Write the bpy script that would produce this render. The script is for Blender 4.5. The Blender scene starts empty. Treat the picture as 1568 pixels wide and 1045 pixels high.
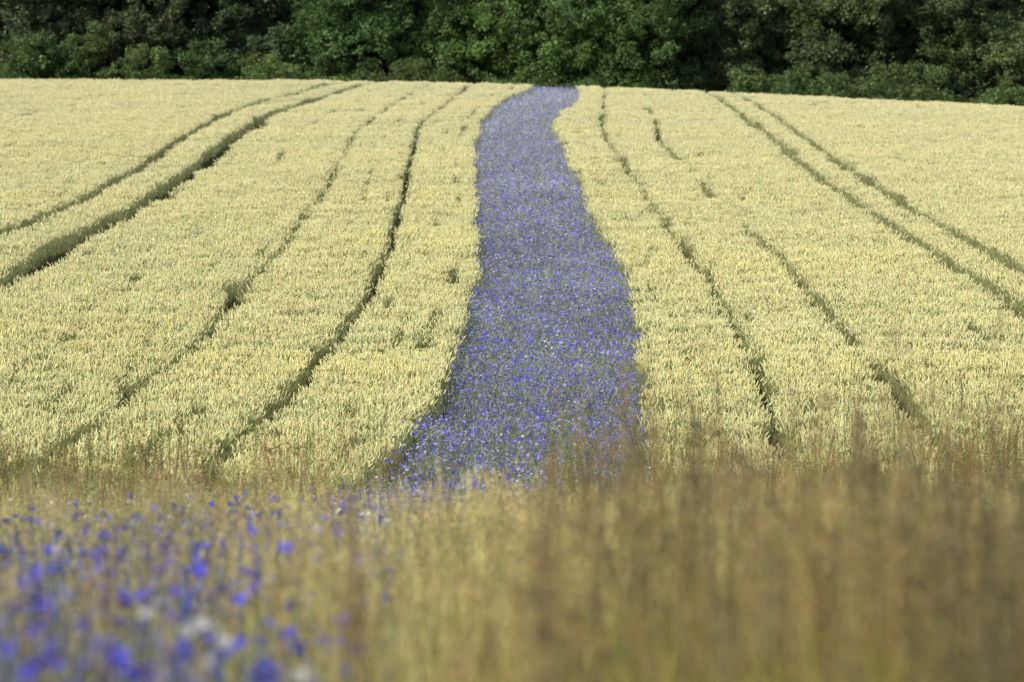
import bpy, math, numpy as np
from mathutils import Vector
rng=np.random.default_rng(7)
sc=bpy.context.scene

# ------------------------------------------------------------ terrain
EYE=1.7
_py=np.array([-400,0,8,13,20,26,33,40,45,50,900.0]); _pz=np.array([0,0,-.08,-.42,-.93,-1.35,-1.9,-2.42,-2.8,-3.15,-5.65+.05*900])
_ys=np.arange(-60,400,0.5); _zs=np.interp(_ys,_py,_pz)
_k=np.exp(-0.5*(np.arange(-12,13)/3.5)**2); _k/=_k.sum()
_zp=np.pad(_zs,12,mode='reflect',reflect_type='odd'); _zs=np.convolve(_zp,_k,'valid')
def vnoise(x,y,s,seed):
    r=np.random.default_rng(seed); g=r.random((256,256))
    X=np.asarray(x)/s+1000.3; Y=np.asarray(y)/s+1000.7
    xi=np.floor(X).astype(int); yi=np.floor(Y).astype(int); fx=X-xi; fy=Y-yi
    fx=fx*fx*(3-2*fx); fy=fy*fy*(3-2*fy)
    a=g[xi%256,yi%256]; b=g[(xi+1)%256,yi%256]; c=g[xi%256,(yi+1)%256]; d=g[(xi+1)%256,(yi+1)%256]
    return (a*(1-fx)+b*fx)*(1-fy)+(c*(1-fx)+d*fx)*fy
def crest(x):
    return np.interp(x,[-60,-23,-8,0,8,20,60],[194,189,187,182,173,157,143])
def ground(x,y):
    x=np.asarray(x,float); y=np.asarray(y,float)
    z=np.interp(y,_ys,_zs)
    d=np.maximum(y-crest(x),0)
    q=np.minimum(d,32.0)
    z=z-0.002*q*q-np.maximum(d-32,0)*(0.05)
    z=z+0.06*(vnoise(x,y,9,3)-.5)
    return z

# ------------------------------------------------------------ materials
def veg_mat(name,trans=0.3,gloss=0.04,var=0.25):
    m=bpy.data.materials.new(name); m.use_nodes=True; nt=m.node_tree; N=nt.nodes; L=nt.links
    N.clear(); out=N.new('ShaderNodeOutputMaterial')
    a=N.new('ShaderNodeAttribute'); a.attribute_name='Col'
    t=N.new('ShaderNodeAttribute'); t.attribute_name='tint'; t.attribute_type='INSTANCER'
    mx=N.new('ShaderNodeVectorMath'); mx.operation='MULTIPLY'
    L.new(a.outputs['Color'],mx.inputs[0]); L.new(t.outputs['Vector'],mx.inputs[1])
    oi=N.new('ShaderNodeObjectInfo'); mr=N.new('ShaderNodeMapRange')
    mr.inputs['To Min'].default_value=1-var; mr.inputs['To Max'].default_value=1+var
    L.new(oi.outputs['Random'],mr.inputs['Value'])
    sc_=N.new('ShaderNodeVectorMath'); sc_.operation='SCALE'
    L.new(mx.outputs[0],sc_.inputs[0]); L.new(mr.outputs[0],sc_.inputs['Scale'])
    p=N.new('ShaderNodeBsdfDiffuse')
    tr=N.new('ShaderNodeBsdfTranslucent'); ms=N.new('ShaderNodeMixShader'); ms.inputs[0].default_value=trans
    L.new(sc_.outputs[0],p.inputs['Color']); L.new(sc_.outputs[0],tr.inputs['Color'])
    L.new(p.outputs[0],ms.inputs[1]); L.new(tr.outputs[0],ms.inputs[2])
    if gloss>0:
        gl=N.new('ShaderNodeBsdfGlossy'); gl.inputs['Roughness'].default_value=.55; m2=N.new('ShaderNodeMixShader'); m2.inputs[0].default_value=gloss
        L.new(ms.outputs[0],m2.inputs[1]); L.new(gl.outputs[0],m2.inputs[2]); L.new(m2.outputs[0],out.inputs[0])
    else: L.new(ms.outputs[0],out.inputs[0])
    return m
M_wheat=veg_mat('wheat_straw',0.25,0.03,0.07)
M_flower=veg_mat('cornflower_plant',0.3,0.0,0.2)
M_grass=veg_mat('meadow_grass',0.3,0.0,0.25)
M_leaf=veg_mat('tree_leaves',0.35,0.02,0.13)

def noise_mat(name,cols,scale,rough=0.9,bump=0.3):
    m=bpy.data.materials.new(name); m.use_nodes=True; nt=m.node_tree; N=nt.nodes; L=nt.links
    p=N['Principled BSDF']; p.inputs['Roughness'].default_value=rough; p.inputs['Specular IOR Level'].default_value=0.1
    g=N.new('ShaderNodeNewGeometry'); n=N.new('ShaderNodeTexNoise'); n.inputs['Scale'].default_value=scale
    n.inputs['Detail'].default_value=8; L.new(g.outputs['Position'],n.inputs['Vector'])
    r=N.new('ShaderNodeValToRGB'); r.color_ramp.elements[0].color=(*cols[0],1); r.color_ramp.elements[1].color=(*cols[1],1)
    r.color_ramp.elements[0].position=.3; r.color_ramp.elements[1].position=.7
    L.new(n.outputs['Fac'],r.inputs[0]); L.new(r.outputs[0],p.inputs['Base Color'])
    b=N.new('ShaderNodeBump'); b.inputs['Strength'].default_value=bump; L.new(n.outputs['Fac'],b.inputs['Height']); L.new(b.outputs[0],p.inputs['Normal'])
    return m
M_soil=noise_mat('field_soil',((.045,.045,.022),(.10,.09,.05)),3.0)
M_bark=noise_mat('bark',((.04,.035,.025),(.10,.08,.06)),5.0)

# ------------------------------------------------------------ mesh builder
class MB:
    def __init__(s): s.v=[]; s.f=[]; s.c=[]
    def face(s,pts,col):
        i=len(s.v); s.v.extend([tuple(p) for p in pts]); s.f.append(tuple(range(i,i+len(pts)))); s.c.append(col)
    def mesh(s,name,mat):
        me=bpy.data.meshes.new(name); me.from_pydata(s.v,[],s.f)
        at=me.attributes.new('Col','FLOAT_COLOR','FACE')
        arr=np.ones((len(s.f),4),np.float32); arr[:,:3]=np.array(s.c); at.data.foreach_set('color',arr.ravel())
        me.materials.append(mat); me.update(); return me
def V(*a): return np.array(a,float)
def nrm(a): return a/ (np.linalg.norm(a)+1e-9)
def rv(): return nrm(rng.normal(size=3))
def jit(c,a=.15): 
    k=1+rng.uniform(-a,a); return tuple(np.clip(np.array(c)*k*(1+rng.uniform(-a/3,a/3,3)),0,1))
def ribbon(mb,pts,w0,w1,col,col2=None):
    a=rng.uniform(0,math.pi); side=V(math.cos(a),math.sin(a),0)
    n=len(pts)
    for i in range(n-1):
        wa=w0+(w1-w0)*i/(n-1); wb=w0+(w1-w0)*(i+1)/(n-1)
        c=col if col2 is None else tuple(np.array(col)*(1-i/(n-1))+np.array(col2)*(i/(n-1)))
        if wb<1e-5: mb.face([pts[i]-side*wa/2,pts[i]+side*wa/2,pts[i+1]],c)
        else: mb.face([pts[i]-side*wa/2,pts[i]+side*wa/2,pts[i+1]+side*wb/2,pts[i+1]-side*wb/2],c)
def spindle(mb,a,b,r,col,mid=.35,n=4):
    ax=nrm(b-a); u=nrm(np.cross(ax,V(.3,.5,.8))); w=np.cross(ax,u)
    ph=rng.uniform(0,6.28); r1=[];r2=[]
    m1=a+(b-a)*mid*.5; m2=a+(b-a)*(mid+.35)
    for k in range(n):
        t=ph+2*math.pi*k/n; o=u*math.cos(t)+w*math.sin(t)
        r1.append(m1+o*r); r2.append(m2+o*r*.85)
    for k in range(n):
        j=(k+1)%n
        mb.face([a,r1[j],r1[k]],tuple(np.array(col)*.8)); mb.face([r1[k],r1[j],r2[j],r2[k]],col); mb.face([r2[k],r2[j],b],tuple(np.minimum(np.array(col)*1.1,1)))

def coll(name,meshes):
    c=bpy.data.collections.new(name)
    for i,me in enumerate(meshes):
        o=bpy.data.objects.new(f'{name}_{i}',me); c.objects.link(o)
    return c

# wheat clump -------------------------------------------------
def wheat(seed,n=9,rad=.09):
    mb=MB()
    for k in range(n):
        p=V(rng.uniform(-rad,rad),rng.uniform(-rad,rad),0)
        h=rng.normal(.72,.03); ln=rng.normal(0,.035,2)
        top=p+V(ln[0],ln[1],h)
        midp=p*.5+top*.5-V(ln[0],ln[1],0)*.2
        g=rng.random()
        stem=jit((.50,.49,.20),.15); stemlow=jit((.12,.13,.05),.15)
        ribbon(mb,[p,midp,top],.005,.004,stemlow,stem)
        tilt=V(ln[0]*1.2+rng.normal(0,.03),ln[1]*1.2+rng.normal(0,.03),0)
        el=rng.uniform(.075,.105)
        d=nrm(V(0,0,1)+tilt*7)
        col=jit((.90,.82,.42) if g<.7 else (.79,.78,.39),.10)
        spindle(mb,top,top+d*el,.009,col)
        for q in range(2):
            b=p+(top-p)*rng.uniform(.5,.92); a=rng.uniform(0,6.28); L=rng.uniform(.10,.20)
            o=V(math.cos(a),math.sin(a),0)
            ribbon(mb,[b,b+o*L*.4+V(0,0,.07),b+o*L*.8+V(0,0,-.02)],.011,0,jit((.48,.50,.21),.2))
    return mb.mesh('wheat_clump',M_wheat)
C_wheat=coll('wheat_clumps',[wheat(i) for i in range(10)])

# cornflower clump --------------------------------------------
def flower(mb,c,nm,r,col,cen):
    u=nrm(np.cross(nm,rv())); w=np.cross(nm,u); n=8
    for k in range(n):
        t=2*math.pi*k/n+rng.uniform(-.15,.15); dt=.3
        up=nm*r*rng.uniform(.2,.5)
        p1=c+(u*math.cos(t-dt)+w*math.sin(t-dt))*r+up; p2=c+(u*math.cos(t+dt)+w*math.sin(t+dt))*r+up
        pm=c+(u*math.cos(t)+w*math.sin(t))*r*1.12+up
        mb.face([c,p1,pm,p2],jit(col,.15))
    for k in range(3):
        t=k*2.1; a=c+(u*math.cos(t)+w*math.sin(t))*r*.35; b=c+(u*math.cos(t+2.1)+w*math.sin(t+2.1))*r*.35
        mb.face([a,b,c+nm*r*.55],cen)
def cornflower(nf=8,rad=.17,H=.62,leafn=46):
    mb=MB()
    for k in range(nf):
        p=V(rng.uniform(-rad,rad),rng.uniform(-rad,rad),0)
        h=rng.normal(H,.07); top=p+V(rng.normal(0,.05),rng.normal(0,.05),h)
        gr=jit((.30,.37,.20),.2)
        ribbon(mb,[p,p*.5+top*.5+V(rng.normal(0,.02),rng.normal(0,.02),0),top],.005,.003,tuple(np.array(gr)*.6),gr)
        nm=nrm(V(rng.normal(-.2,.5),rng.normal(-.35,.5),.75))
        spindle(mb,top-nm*.018,top,.006,jit((.2,.22,.12)))
        q=rng.random()
        col=(.18,.17,.82) if q<.6 else ((.32,.30,.80) if q<.84 else (.54,.52,.82))
        flower(mb,top,nm,rng.uniform(.016,.0225),col,(.16,.07,.4))
    for k in range(leafn):
        b=V(rng.uniform(-rad,rad),rng.uniform(-rad,rad),rng.uniform(.15,H*.97)); a=rng.uniform(0,6.28); L=rng.uniform(.07,.17)
        o=V(math.cos(a),math.sin(a),0)
        ribbon(mb,[b,b+o*L*.4+V(0,0,L*.6),b+o*L*.8+V(0,0,L*.8)],.007,0,jit((.40,.46,.29),.25))
    for k in range(7):
        p=V(rng.uniform(-rad,rad),rng.uniform(-rad,rad),rng.uniform(H*.85,H*1.1))
        spindle(mb,p,p+V(0,0,.022),.007,jit((.38,.40,.25) if rng.random()<.5 else (.5,.48,.64)))
    return mb.mesh('cornflower_clump',M_flower)
C_corn=coll('cornflower_clumps',[cornflower(nf=k) for k in (8,8,9,10,10,11)])
C_cornb=coll('cornflower_loose_clumps',[cornflower(nf=k,rad=.22,H=.66,leafn=28) for k in (3,4,5,6,7)])

# mayweed clump (white daisies) ---------------------------------
def mayweed():
    mb=MB()
    for k in range(7):
        p=V(rng.uniform(-.18,.18),rng.uniform(-.18,.18),0); top=p+V(rng.normal(0,.04),rng.normal(0,.04),rng.uniform(.6,.8))
        ribbon(mb,[p,top],.005,.003,(.16,.2,.09))
        flower(mb,top,nrm(V(rng.normal(0,.4),rng.normal(-.3,.4),.9)),.018,(.82,.82,.8),(.65,.5,.08))
    for k in range(40):
        b=V(rng.uniform(-.18,.18),rng.uniform(-.18,.18),rng.uniform(.1,.6)); o=rv()*V(1,1,.3)
        ribbon(mb,[b,b+o*.1+V(0,0,.04)],.006,.001,jit((.2,.25,.1),.2))
    return mb.mesh('mayweed_clump',M_flower)
C_may=coll('mayweed_clumps',[mayweed() for i in range(3)])

# tall meadow grass with seed heads ------------------------------
def tallgrass(n=12,H=1.05,seedcol=(.25,.17,.09),stemcol=(.27,.24,.09),rad=.13,blades=14,headL=.17,headR=.02,bladecol=(.22,.24,.07),sw=.004,nh=26,bw=.008):
    mb=MB()
    for k in range(n):
        p=V(rng.uniform(-rad,rad),rng.uniform(-rad,rad),0)
        h=rng.normal(H,.09*H); ln=rng.normal(0,.08,2)*H
        top=p+V(ln[0],ln[1],h)
        m=p+V(ln[0]*.25,ln[1]*.25,h*.5)
        sc1=jit(stemcol,.25)
        ribbon(mb,[p,m,top],sw,sw*.6,sc1,jit(seedcol,.2))
        d=nrm(V(ln[0]*1.5,ln[1]*1.5,h)); L=headL*rng.uniform(.7,1.2)
        for q in range(nh):
            t=rng.random(); c=top+d*L*(t-.6)+rv()*headR*(1.1-t)*rng.uniform(.3,1.6)
            a=rv()*rng.uniform(.004,.009); b=rv()*.004
            mb.face([c-a*1.5,c+b,c+a*1.5,c-b],jit(seedcol,.35))
    for k in range(blades):
        p=V(rng.uniform(-rad,rad),rng.uniform(-rad,rad),0); a=rng.uniform(0,6.28); o=V(math.cos(a),math.sin(a),0)
        h=H*rng.uniform(.35,.85); r=rng.uniform(.05,.25)*H
        ribbon(mb,[p,p+o*r*.3+V(0,0,h*.6),p+o*r*.7+V(0,0,h*.95),p+o*r*1.2+V(0,0,h*.9)],bw,.001,jit(bladecol,.3))
    return mb.mesh('grass_clump',M_grass)
C_tall=coll('tall_grass_clumps',[tallgrass(n=7,H=1.0,seedcol=c,stemcol=(.48,.42,.15),bladecol=b,blades=12,nh=18)
   for c,b in (((.42,.31,.19),(.48,.44,.12)),((.36,.27,.16),(.34,.38,.11)),((.42,.34,.19),(.58,.48,.14)),((.32,.24,.15),(.27,.32,.10)),((.46,.38,.22),(.52,.46,.14)))])
C_dock=coll('dock_plants',[tallgrass(n=4,H=1.05,rad=.08,headL=.42,headR=.05,nh=170,sw=.008,seedcol=c,stemcol=(.28,.24,.10),bladecol=(.24,.28,.09),blades=12) for c in ((.24,.15,.09),(.21,.18,.10),(.28,.19,.11))])
C_low=coll('low_grass_clumps',[tallgrass(H=.68,n=9,headL=.11,headR=.010,seedcol=c,stemcol=(.58,.55,.24),blades=24,bladecol=b,nh=14) for c,b in (((.68,.59,.30),(.56,.54,.20)),((.62,.46,.28),(.50,.50,.19)),((.68,.61,.30),(.62,.56,.22)),((.56,.50,.26),(.40,.45,.16)))])
C_sorrel=coll('sorrel_clumps',[tallgrass(H=.9,n=4,headL=.42,headR=.018,seedcol=c,stemcol=(.36,.30,.13),blades=8,nh=90,sw=.007,bladecol=(.34,.38,.14)) for c in ((.40,.21,.12),(.34,.27,.10),(.24,.27,.08),(.27,.29,.10),(.36,.33,.14))])
C_straw=coll('straw_clumps',[tallgrass(H=.95,n=3,stemcol=(.80,.70,.28),seedcol=(.6,.5,.26),blades=16,bladecol=(.84,.72,.27),nh=12,rad=.05,bw=.015) for i in range(3)])

# leaf clusters ---------------------------------------------------
def leafcluster(n=75,R=.5,s=.10):
    mb=MB()
    for k in range(n):
        c=rv()*R*rng.random()**.4*V(1,1,.75)
        nm=nrm(rv()*.8+V(0,0,.5)+c*1.2); u=nrm(np.cross(nm,rv())); w=np.cross(nm,u); a=s*rng.uniform(.6,1.3)
        mb.face([c-u*a,c+w*a*.55,c+u*a,c-w*a*.55],jit((.105,.15,.060),.16))
    return mb.mesh('leaf_cluster',M_leaf)
C_leaf=coll('leaf_clusters',[leafcluster() for i in range(6)])

# ------------------------------------------------------------ scatter via geometry nodes
def scatter(name,c,pts,rotz,scale,tint,parent=None,tilt=None):
    n=len(pts); me=bpy.data.meshes.new(name); me.vertices.add(n)
    me.vertices.foreach_set('co',np.asarray(pts,np.float32).ravel())
    rot=np.zeros((n,3),np.float32); rot[:,2]=rotz
    if tilt is not None: rot[:,:2]=tilt
    s=np.asarray(scale,np.float32); 
    if s.ndim==1: s=np.repeat(s[:,None],3,1)
    for nm,a in (('rot',rot),('scl',s),('tint',np.asarray(tint,np.float32))):
        at=me.attributes.new(nm,'FLOAT_VECTOR','POINT'); at.data.foreach_set('vector',np.ascontiguousarray(a).ravel())
    at=me.attributes.new('idx','INT','POINT'); at.data.foreach_set('value',rng.integers(0,len(c.objects),n).astype(np.int32))
    o=bpy.data.objects.new(name,me); sc.collection.objects.link(o)
    ng=bpy.data.node_groups.new(name+'_gn','GeometryNodeTree')
    ng.interface.new_socket('Geometry',in_out='INPUT',socket_type='NodeSocketGeometry')
    ng.interface.new_socket('Geometry',in_out='OUTPUT',socket_type='NodeSocketGeometry')
    N=ng.nodes; L=ng.links
    gi=N.new('NodeGroupInput'); go=N.new('NodeGroupOutput')
    ip=N.new('GeometryNodeInstanceOnPoints'); ci=N.new('GeometryNodeCollectionInfo')
    ci.inputs['Collection'].default_value=c; ci.inputs['Separate Children'].default_value=True; ci.inputs['Reset Children'].default_value=True
    ip.inputs['Pick Instance'].default_value=True
    def na(nm,t):
        x=N.new('GeometryNodeInputNamedAttribute'); x.data_type=t; x.inputs['Name'].default_value=nm; return x.outputs['Attribute']
    e=N.new('FunctionNodeEulerToRotation'); L.new(na('rot','FLOAT_VECTOR'),e.inputs[0])
    L.new(gi.outputs[0],ip.inputs['Points']); L.new(ci.outputs[0],ip.inputs['Instance'])
    L.new(e.outputs[0],ip.inputs['Rotation']); L.new(na('scl','FLOAT_VECTOR'),ip.inputs['Scale']); L.new(na('idx','INT'),ip.inputs['Instance Index'])
    L.new(ip.outputs[0],go.inputs[0])
    md=o.modifiers.new('scatter','NODES'); md.node_group=ng
    if parent: o.parent=parent
    return o

# ------------------------------------------------------------ ground sheet
def axis(lo,hi,core_lo,core_hi,st):
    core=np.arange(core_lo,core_hi+.01,st); a=[];s=st;x=core_lo
    while x>lo: s*=1.25; x-=s; a.append(x)
    b=[];s=st;x=core_hi
    while x<hi: s*=1.25; x+=s; b.append(x)
    return np.array(a[::-1]+list(core)+b)
gx=axis(-900,900,-34,34,1.0); gy=axis(-300,2500,-4,260,1.0)
X,Y=np.meshgrid(gx,gy); Z=ground(X,Y)
vs=np.stack([X,Y,Z],-1).reshape(-1,3); nx=len(gx); ny=len(gy)
ii,jj=np.meshgrid(np.arange(nx-1),np.arange(ny-1)); b=(jj*nx+ii).ravel()
fs=np.stack([b,b+1,b+1+nx,b+nx],-1)
me=bpy.data.meshes.new('ground'); me.from_pydata(vs.tolist(),[],fs.tolist()); me.materials.append(M_soil)
for p in me.polygons: p.use_smooth=True
go=bpy.data.objects.new('ground',me); sc.collection.objects.link(go)

# ------------------------------------------------------------ line tables (world metres: distance y -> lateral x)
T={}
T['C2']=([60,94,103.6,122,144.7,164,174,195],[-12.6,-11.3,-10.85,-10.6,-10.7,-10.4,-9.4,-7.6])
T['C1']=([60,80,90.6,109.7,133.5,155,172,195],[-10.9,-9.7,-9.45,-9.0,-9.0,-9.0,-7.9,-6.0])
T['B']=([48,54.7,69.8,93.1,120,144.7,167,181,195],[-6.2,-5.85,-5.06,-4.83,-5.0,-5.23,-4.58,-4.0,-3.4])
T['A']=([46,54,63.6,77.3,96.2,120.4,147,170,181,195],[-4.1,-3.63,-3.06,-2.63,-2.6,-2.87,-3.24,-2.45,-2.1,-1.6])
T['L']=([46,50.2,54,58.4,65.5,74.6,86.6,108,131,152,166,174,182,198],[-2.4,-2.0,-1.58,-1.22,-1.01,-.78,-.73,-.89,-1.2,-1.14,-.7,-.2,.7,1.0])
T['R']=([46,54.7,61.8,72.1,84.9,98.4,120,147,158,164,170,181,198],[1.4,1.68,1.9,2.16,2.29,1.97,1.77,1.49,1.72,2.3,2.8,2.9,3.0])
T['D']=([46,56.9,63.6,70.9,84.9,104,127.6,144.7,164,181,195],[3.6,3.54,3.71,3.78,3.72,3.45,3.2,3.05,3.54,3.9,4.1])
T['E']=([46,59.2,67.6,81.7,105.7,135.6,158,181,195],[5.7,5.58,5.55,5.52,5.1,4.72,5.17,5.6,5.8])
T['F']=([50,75.2,92.1,117,145,167,195],[9.6,9.03,8.69,8.35,8.4,8.34,8.2])
T['G']=([50,84,102,124,150,167,195],[11.1,10.1,9.65,9.45,9.6,9.5,9.2])
KN=['C2','C1','B','A','L','R','D','E','F','G']; RO=[-10.6,-9.1,-5.0,-2.9,-.9,1.9,3.5,5.3,8.5,9.6]
yy=np.arange(40,216,.5); K={}
for k in KN:
    v=np.interp(yy,*T[k]); w=np.exp(-.5*(np.arange(-8,9)/(3.2 if k not in 'LR' else 1.8))**2); w/=w.sum()
    v=np.convolve(np.pad(v,8,mode='reflect',reflect_type='odd'),w,'valid')
    K[k]=v+ .16*(vnoise(yy,yy*0+RO[KN.index(k)]*7,4,11)-.5)
def kx(i,y): return np.interp(y,yy,K[KN[i]])
def row_x(r,y):
    if r<=RO[0]: return kx(0,y)+(r-RO[0])
    if r>=RO[-1]: return kx(len(KN)-1,y)+(r-RO[-1])
    i=np.searchsorted(RO,r)-1; i=max(0,min(i,len(RO)-2)); t=(r-RO[i])/(RO[i+1]-RO[i])
    return kx(i,y)*(1-t)+kx(i+1,y)*t

# ------------------------------------------------------------ wheat rows
P=[];S=[];TT=[]
rs=np.arange(-34,34,.155)
trams=[(-10.6,.29,1.1),(-9.1,.36,1.1),(-5.0,.14,1.1),(-2.9,.155,1.1),(3.5,.15,1.1),(5.3,.125,.49),(8.5,.23,1.1),(9.6,.23,1.1),
       (-7.0,.12,.40),(-1.9,.11,.42),(-1.4,.10,.4),(-3.9,.10,.30),(2.6,.09,.25),(6.8,.09,.25),(-12.8,.11,.40),(-15,.1,.35),(12,.1,.3)]
rr=np.random.default_rng(21)
for r0 in rs:
    if -.9<r0<1.9: continue
    y=np.arange(49,203,.17); y=y+rr.uniform(-.08,.08,len(y))
    x=row_x(r0,y)+rr.normal(0,.025,len(y))
    keep=(np.abs(x)<.14*y+2.5)&(y<crest(x)+15)
    keep&=y>51.3+2.6*(vnoise(x,y*0,1.2,5)-.5)*2+1.5*(vnoise(x,y*0,.35,6)-.5)
    h=np.ones_like(y)
    for (tr,w,p) in trams:
        tx=row_x(tr,y); d=np.abs(x-tx)
        wn=w*(.8+.45*vnoise(y,y*0+tr*3,3.0,31))
        hit=(d<wn)&(vnoise(y,y*0+tr*5,4,41)<p+.0)
        keep&=~hit
        h=np.where((d<wn+.08)&~hit,h*.985,h)
    if r0<0: keep&=x<kx(4,y)-.05+.12*(vnoise(y,y*0,.8,43)-.5)
    else: keep&=x>kx(5,y)+.05+.22*(vnoise(y,y*0,.8,44)-.5)
    m=vnoise(y,y*0+r0*37.7,3.0,77); thr=.90 if abs(((r0*7.1)%1))>.35 else .80
    keep&=~((m>thr)&(rr.random(len(y))<.95))
    keep&=rr.random(len(y))>.02
    h*=1+.12*(vnoise(x,y,3.2,8)-.5)+.16*(vnoise(x,y,.42,9)-.5)+.07*(vnoise(x*0+r0*11,y,2.5,19)-.5)
    x=x[keep];y=y[keep];h=h[keep]
    P.append(np.stack([x,y,ground(x,y)],-1)); S.append(h)
    v=vnoise(x,y,7,12)*.6+vnoise(x,y,2,13)*.4
    g=np.clip((v-.35)*1.6,0,1)
    far=np.clip((y-60)/120,0,1)  # distance ramp: haze painted into the wheat tint as added blue
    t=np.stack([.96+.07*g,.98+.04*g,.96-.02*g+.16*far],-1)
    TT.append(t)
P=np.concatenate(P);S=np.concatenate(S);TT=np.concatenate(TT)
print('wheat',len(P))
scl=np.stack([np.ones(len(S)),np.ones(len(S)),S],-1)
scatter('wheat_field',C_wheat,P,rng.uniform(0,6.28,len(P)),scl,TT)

# ------------------------------------------------------------ cornflower strip
def jgrid(x0,x1,y0,y1,st):
    a,b=np.meshgrid(np.arange(x0,x1,st),np.arange(y0,y1,st)); a=a.ravel()+rng.uniform(-.5,.5,a.size)*st; b=b.ravel()+rng.uniform(-.5,.5,b.size)*st
    return a,b
x,y=jgrid(-3.5,5,45,202,.255)
eg=.16*(vnoise(x,y,.7,51)-.5)*2
k=(x>np.where(y<50,-2.2,kx(4,y))+.12+eg)&(x<kx(5,y)-.04+eg)&(rng.random(len(x))<np.interp(y,[45,50],[.6,1]))
x=x[k];y=y[k]
far=np.clip((y-60)/110,0,1)  # aerial haze put into the flower colour, paler and greyer far off
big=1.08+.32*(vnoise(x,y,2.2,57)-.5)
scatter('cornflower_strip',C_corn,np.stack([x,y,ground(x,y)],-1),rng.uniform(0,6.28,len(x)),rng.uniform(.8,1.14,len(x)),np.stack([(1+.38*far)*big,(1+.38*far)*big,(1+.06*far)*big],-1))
BY=[8,13,20,26,33,40,46,50]; BLO=[-3,-3.2,-3.4,-3.2,-2.8,-2.6,-2.3,-2.1]; BHI=[-.5,-.65,-.85,-.9,-.8,-.4,.5,1.5]
x,y=jgrid(-6,2,8.5,46.5,.24)
lo=np.interp(y,BY,BLO); hi=np.interp(y,BY,BHI)
soft=np.clip((hi+.25-x)/(.5),0,1)*np.clip((x-lo+.3)/.9,0,1)
dn=np.interp(y,[8,16,25,36,42,46],[1,1,.85,.7,.9,1])
k=rng.random(len(x))<soft*dn*(-.05+1.6*vnoise(x,y,.7,56))
x=x[k];y=y[k]
scatter('cornflower_bank',C_cornb,np.stack([x,y,ground(x,y)],-1),rng.uniform(0,6.28,len(x)),rng.uniform(.78,1.14,len(x)),np.repeat([[.58,.60,.92]],len(x),0)*rng.uniform(.85,1.1,(len(x),1)))

# mayweed
x,y=jgrid(-6,3,10,75,.4)
k=(x>np.interp(y,[8,20,40,50,60,75],[-4,-4,-4,-2,-1.2,-.8]))&(x<np.interp(y,[8,20,40,46,50,75],[-.6,-.8,0,1.0,1.8,2.1]))
pr=np.interp(y,[10,30,42,50,55,75],[.06,.06,.18,.28,.10,.03])
k&=rng.random(len(x))<pr
x=np.concatenate([x[k],rng.uniform(-.3,.8,22)]);y=np.concatenate([y[k],rng.uniform(49.5,54,22)])
scatter('mayweed_flowers',C_may,np.stack([x,y,ground(x,y)],-1),rng.uniform(0,6.28,len(x)),rng.uniform(.85,1.1,len(x)),np.ones((len(x),3)))

# ------------------------------------------------------------ margin and bank grasses
x,y=jgrid(-11,11,12,53.5,.23)
k=(np.abs(x)<.15*y+2)
inc=(x>np.interp(y,BY,BLO))&(x<np.interp(y,BY,BHI))
k&=rng.random(len(x))<np.where(inc,np.where(y>43,.06,.42),.90)
x=x[k];y=y[k]; g=vnoise(x,y,1.5,61); g2=vnoise(x,y,.5,62)
scatter('meadow_grass',C_low,np.stack([x,y,ground(x,y)],-1),rng.uniform(0,6.28,len(x)),rng.uniform(.7,1.2,len(x))*(.76+.5*g2),np.stack([.70+.55*g,.76+.45*g,.80+.2*g],-1))
x,y=jgrid(-10,10,42,56,.3)
inc=(x>np.interp(y,BY+[54],BLO+[-1.7]))&(x<np.interp(y,BY+[54],BHI+[1.6]))
k=(np.abs(x)<.15*y+2)&(rng.random(len(x))<np.where(inc,.03,2.2*np.clip(vnoise(x,y,.8,63)-.5,0,1)*np.interp(y,[42,50,56],[1,1,.15])))
x=x[k];y=y[k]
scatter('sorrel_plants',C_sorrel,np.stack([x,y,ground(x,y)],-1),rng.uniform(0,6.28,len(x)),rng.uniform(.85,1.5,len(x)),np.ones((len(x),3)))

# near tall grass
x,y=jgrid(-3.2,3.4,6.6,16,.2)
b9=x*9/y
pr=np.interp(b9,[-1.2,-.6,-.35,.1,.8],[.10,.11,.30,.56,.70])*(.05+1.6*vnoise(x,y,.45,67))
k=(rng.random(len(x))<pr)
x=x[k];y=y[k];b9=b9[k]; g=vnoise(x,y,.6,68)
hs=(.93+.022*(y-8))*rng.uniform(.75,1.10,len(x))*(.79+.40*vnoise(x,y,.55,69))*np.interp(b9,[-.8,-.3,.5],[.86,.93,1.03])
dk=np.interp(b9,[-.4,.2,.9],[1.08,.95,.78])
# a few taller stems stand among the flowers farther down the bank
xa,ya=jgrid(-5,1,17,44,.5); ka=(rng.random(len(xa))<.16)&(np.abs(xa)<.14*ya); xa=xa[ka]; ya=ya[ka]
tn=np.stack([(.36+1.15*g)*dk,(.38+1.0*g)*dk,(.44+.5*g)*dk],-1)
x=np.concatenate([x,xa]); y=np.concatenate([y,ya]); hs=np.concatenate([hs,rng.uniform(.75,1.1,len(xa))]); tn=np.concatenate([tn,np.full((len(xa),3),.95)])
scatter('tall_grass',C_tall,np.stack([x,y,ground(x,y)],-1),rng.uniform(0,6.28,len(x)),hs,tn)
x,y=jgrid(-1.6,3.0,6.5,14,.33); b9=x*9/y
k=rng.random(len(x))<np.interp(b9,[-1,-.3,.15,1],[.05,.05,.22,.45])*np.clip(3.2*vnoise(x,y,.6,70)-.7,0,3)
x=x[k];y=y[k];b9=b9[k]
scatter('dock_plants',C_dock,np.stack([x,y,ground(x,y)],-1),rng.uniform(0,6.28,len(x)),rng.uniform(.72,1.03,len(x))*(.95+.02*(y-8))*np.interp(b9,[0,.4],[.88,1]),np.ones((len(x),3)))
x,y=jgrid(-1.4,2.0,7.5,12,.3)
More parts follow.
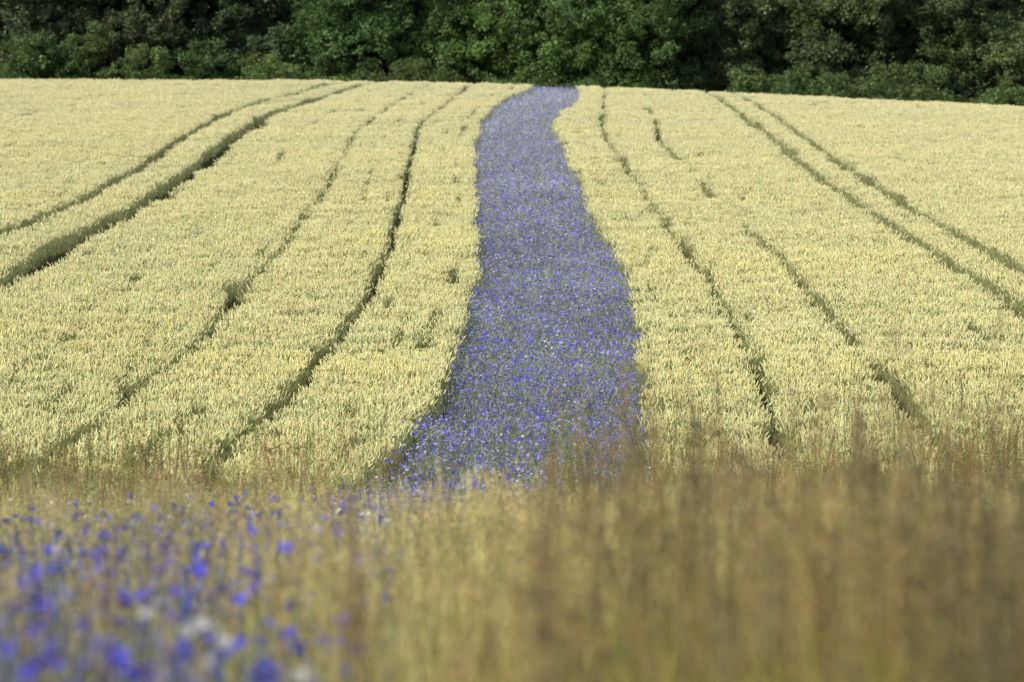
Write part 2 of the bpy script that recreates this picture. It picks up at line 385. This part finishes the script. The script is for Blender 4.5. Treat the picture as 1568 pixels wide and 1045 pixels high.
k=rng.random(len(x))<np.where((x>-.35)&(x<.1),.6,.16)
x=x[k];y=y[k]
scatter('dry_straw_grass',C_straw,np.stack([x,y,ground(x,y)],-1),rng.uniform(0,6.28,len(x)),rng.uniform(.6,.9,len(x)),np.ones((len(x),3)))

# ------------------------------------------------------------ woodland
wood=bpy.data.objects.new('woodland_tree_row',None); sc.collection.objects.link(wood)
def tube(mb,pts,rad,n=7):
    rings=[]
    for i,p in enumerate(pts):
        ax=nrm(pts[min(i+1,len(pts)-1)]-pts[max(i-1,0)]); u=nrm(np.cross(ax,V(.21,.9,.13))); w=np.cross(ax,u)
        rings.append([p+(u*math.cos(2*math.pi*k/n)+w*math.sin(2*math.pi*k/n))*rad[i] for k in range(n)])
    for i in range(len(pts)-1):
        for k in range(n):
            j=(k+1)%n; mb.face([rings[i][k],rings[i][j],rings[i+1][j],rings[i+1][k]],(1,1,1))
def tree(nm,x,y,H,R,base,tint,nl=34,cl=34,trunk=True,lobe=(1.0,1.9),csc=1.0,pw=1.15):
    g=float(ground(x,y)); P=[];TI=[];SS=[]
    mb=MB()
    lobes=[]
    for k in range(nl):
        t=rng.random()**pw; z=base+(H-base)*t
        prof=math.sqrt(max(.05,1-((t-.42)/.62)**2)); a=rng.uniform(0,6.28); rr_=R*prof*math.sqrt(rng.uniform(.25,1))
        lobes.append((V(math.cos(a)*rr_,math.sin(a)*rr_,z),rng.uniform(*lobe)))
    if trunk:
        tr=V(0,0,-.3); pts=[tr]; rad=[.32]; p=tr.copy()
        for i in range(6):
            p=p+V(rng.normal(0,.15),rng.normal(0,.15),H*.85/6); pts.append(p.copy()); rad.append(.32*(1-.15*(i+1)))
        tube(mb,pts,rad)
        for (c,r) in lobes[::2]:
            zz=max(.8,c[2]-1.5-rng.random()*1.5); i=zz/(H*.85)*6; i0=int(min(5,i)); q=pts[i0]*(1-(i-i0))+pts[min(6,i0+1)]*(i-i0) if i<6 else pts[6]
            tube(mb,[q,(q*.4+c*.6)+V(0,0,-.3),c],[.10,.06,.02],5)
        me=mb.mesh(nm+'_wood',M_bark); o=bpy.data.objects.new(nm+'_trunk_and_limbs',me); o.location=(x,y,g); sc.collection.objects.link(o); o.parent=wood
    for (c,r) in lobes:
        n=int(cl*(r/1.4)**2); d=rng.normal(size=(n,3)); d/=np.linalg.norm(d,axis=1)[:,None]
        d[:,2]=np.abs(d[:,2])*np.where(rng.random(n)<.65,1,-1)
        q=c+d*V(r,r,r*.85)*rng.uniform(.6,1.12,(n,1))
        q=q[q[:,2]>.2]
        P.append(q+V(x,y,g)); TI.append(np.repeat([np.array(tint)*rng.uniform(.78,1.22)],len(q),0)); SS.append(rng.uniform(.6,1.1,len(q))*csc)
    P=np.concatenate(P)
    scatter(nm+'_leaves',C_leaf,P,rng.uniform(0,6.28,len(P)),np.concatenate(SS),np.concatenate(TI),parent=wood,tilt=rng.uniform(-.6,.6,(len(P),2)))
tints=[(.6,.65,.85),(.95,.95,1.1),(1.2,1.02,1.1),(.9,1.0,1.05),(.9,1.05,1.05),(1.05,1.3,1.0),(1.2,1.4,.95),(1.15,1.35,.9),(1.05,1.25,.9),(1.35,1.28,1.2),(1.25,1.22,1.1),(1.05,1.1,.95),(1.35,1.3,1.15),(1.35,1.32,1.0)]
xs=np.linspace(-31,31,14)
def cap(x,H): return 6.6 if 22.4<x<28.2 else H
for i,xx in enumerate(xs):
    bs=rng.uniform(.2,.9)
    if i in (7,8): bs=1.9
    X0=xx+rng.normal(0,.8)
    tree(f'tree_{i+1}',X0,219+rng.uniform(-3,3),cap(X0,rng.uniform(11,14)),rng.uniform(3.6,4.6),bs,tints[i],nl=60,cl=38,pw=1.55,lobe=(.9,1.9))
for i,xx in enumerate(np.linspace(-42,42,17)):
    X0=xx+rng.normal(0,1)
    tree(f'back_tree_{i+1}',X0,233+rng.uniform(-3,4),cap(X0,rng.uniform(13,16)),4.8,.6,(1.0,1.05,1.1),nl=38,cl=20,lobe=(1.6,2.6),csc=1.5,pw=1.5)
for i,xx in enumerate(np.linspace(-46,46,16)):
    X0=xx+rng.normal(0,1)
    tree(f'deep_tree_{i+1}',X0,244+rng.uniform(-2,4),cap(X0,rng.uniform(12,15)),5,.6,(.8,.85,.9),nl=30,cl=14,trunk=False,lobe=(2.0,3.0),csc=2.2,pw=1.5)
i=0; xx=-33
while xx<33:
    i+=1
    hh=rng.uniform(1.2,2.0) if -4<xx<11 else rng.uniform(1.8,3.9)
    if not 4<xx<7.2:
        yb=213 if xx<8 else 207
        tree(f'shrub_{i}',xx,yb+rng.uniform(-1.5,3),hh,rng.uniform(1.4,2.4),.2,tuple(np.array((1.2,1.3,.95))*rng.uniform(.75,1.15)*np.array((rng.uniform(.9,1.12),1,1))),nl=14,cl=32,trunk=False,lobe=(.5,1.2),csc=.85)
    xx+=rng.uniform(1.4,3.2)

# ------------------------------------------------------------ light, sky
el=math.radians(36); az=math.radians(236)
w=bpy.data.worlds.new('World'); sc.world=w; w.use_nodes=True; nt=w.node_tree
bg=nt.nodes['Background']; sky=nt.nodes.new('ShaderNodeTexSky'); sky.sky_type='NISHITA'; sky.sun_disc=False
sky.sun_elevation=el; sky.sun_rotation=az; nt.links.new(sky.outputs[0],bg.inputs[0]); bg.inputs[1].default_value=.145
sd=bpy.data.lights.new('sun','SUN'); sd.energy=4.3; sd.angle=math.radians(.5); sd.color=(1,.935,.82)
so=bpy.data.objects.new('sun',sd); sc.collection.objects.link(so)
dv=Vector((math.sin(az)*math.cos(el),math.cos(az)*math.cos(el),math.sin(el)))
so.rotation_euler=dv.to_track_quat('Z','Y').to_euler(); so.location=dv*50

# ------------------------------------------------------------ camera
cd=bpy.data.cameras.new('camera'); cd.lens=150; cd.sensor_width=36; cd.clip_end=4000; cd.clip_start=.1
cd.dof.use_dof=True; cd.dof.focus_distance=66; cd.dof.aperture_fstop=3.4
co=bpy.data.objects.new('camera',cd); sc.collection.objects.link(co)
co.location=(0,0,EYE); co.rotation_euler=(math.radians(90)-math.atan(.045),0,0); sc.camera=co
sc.view_settings.view_transform='Standard'; sc.view_settings.look='None'; sc.view_settings.exposure=0
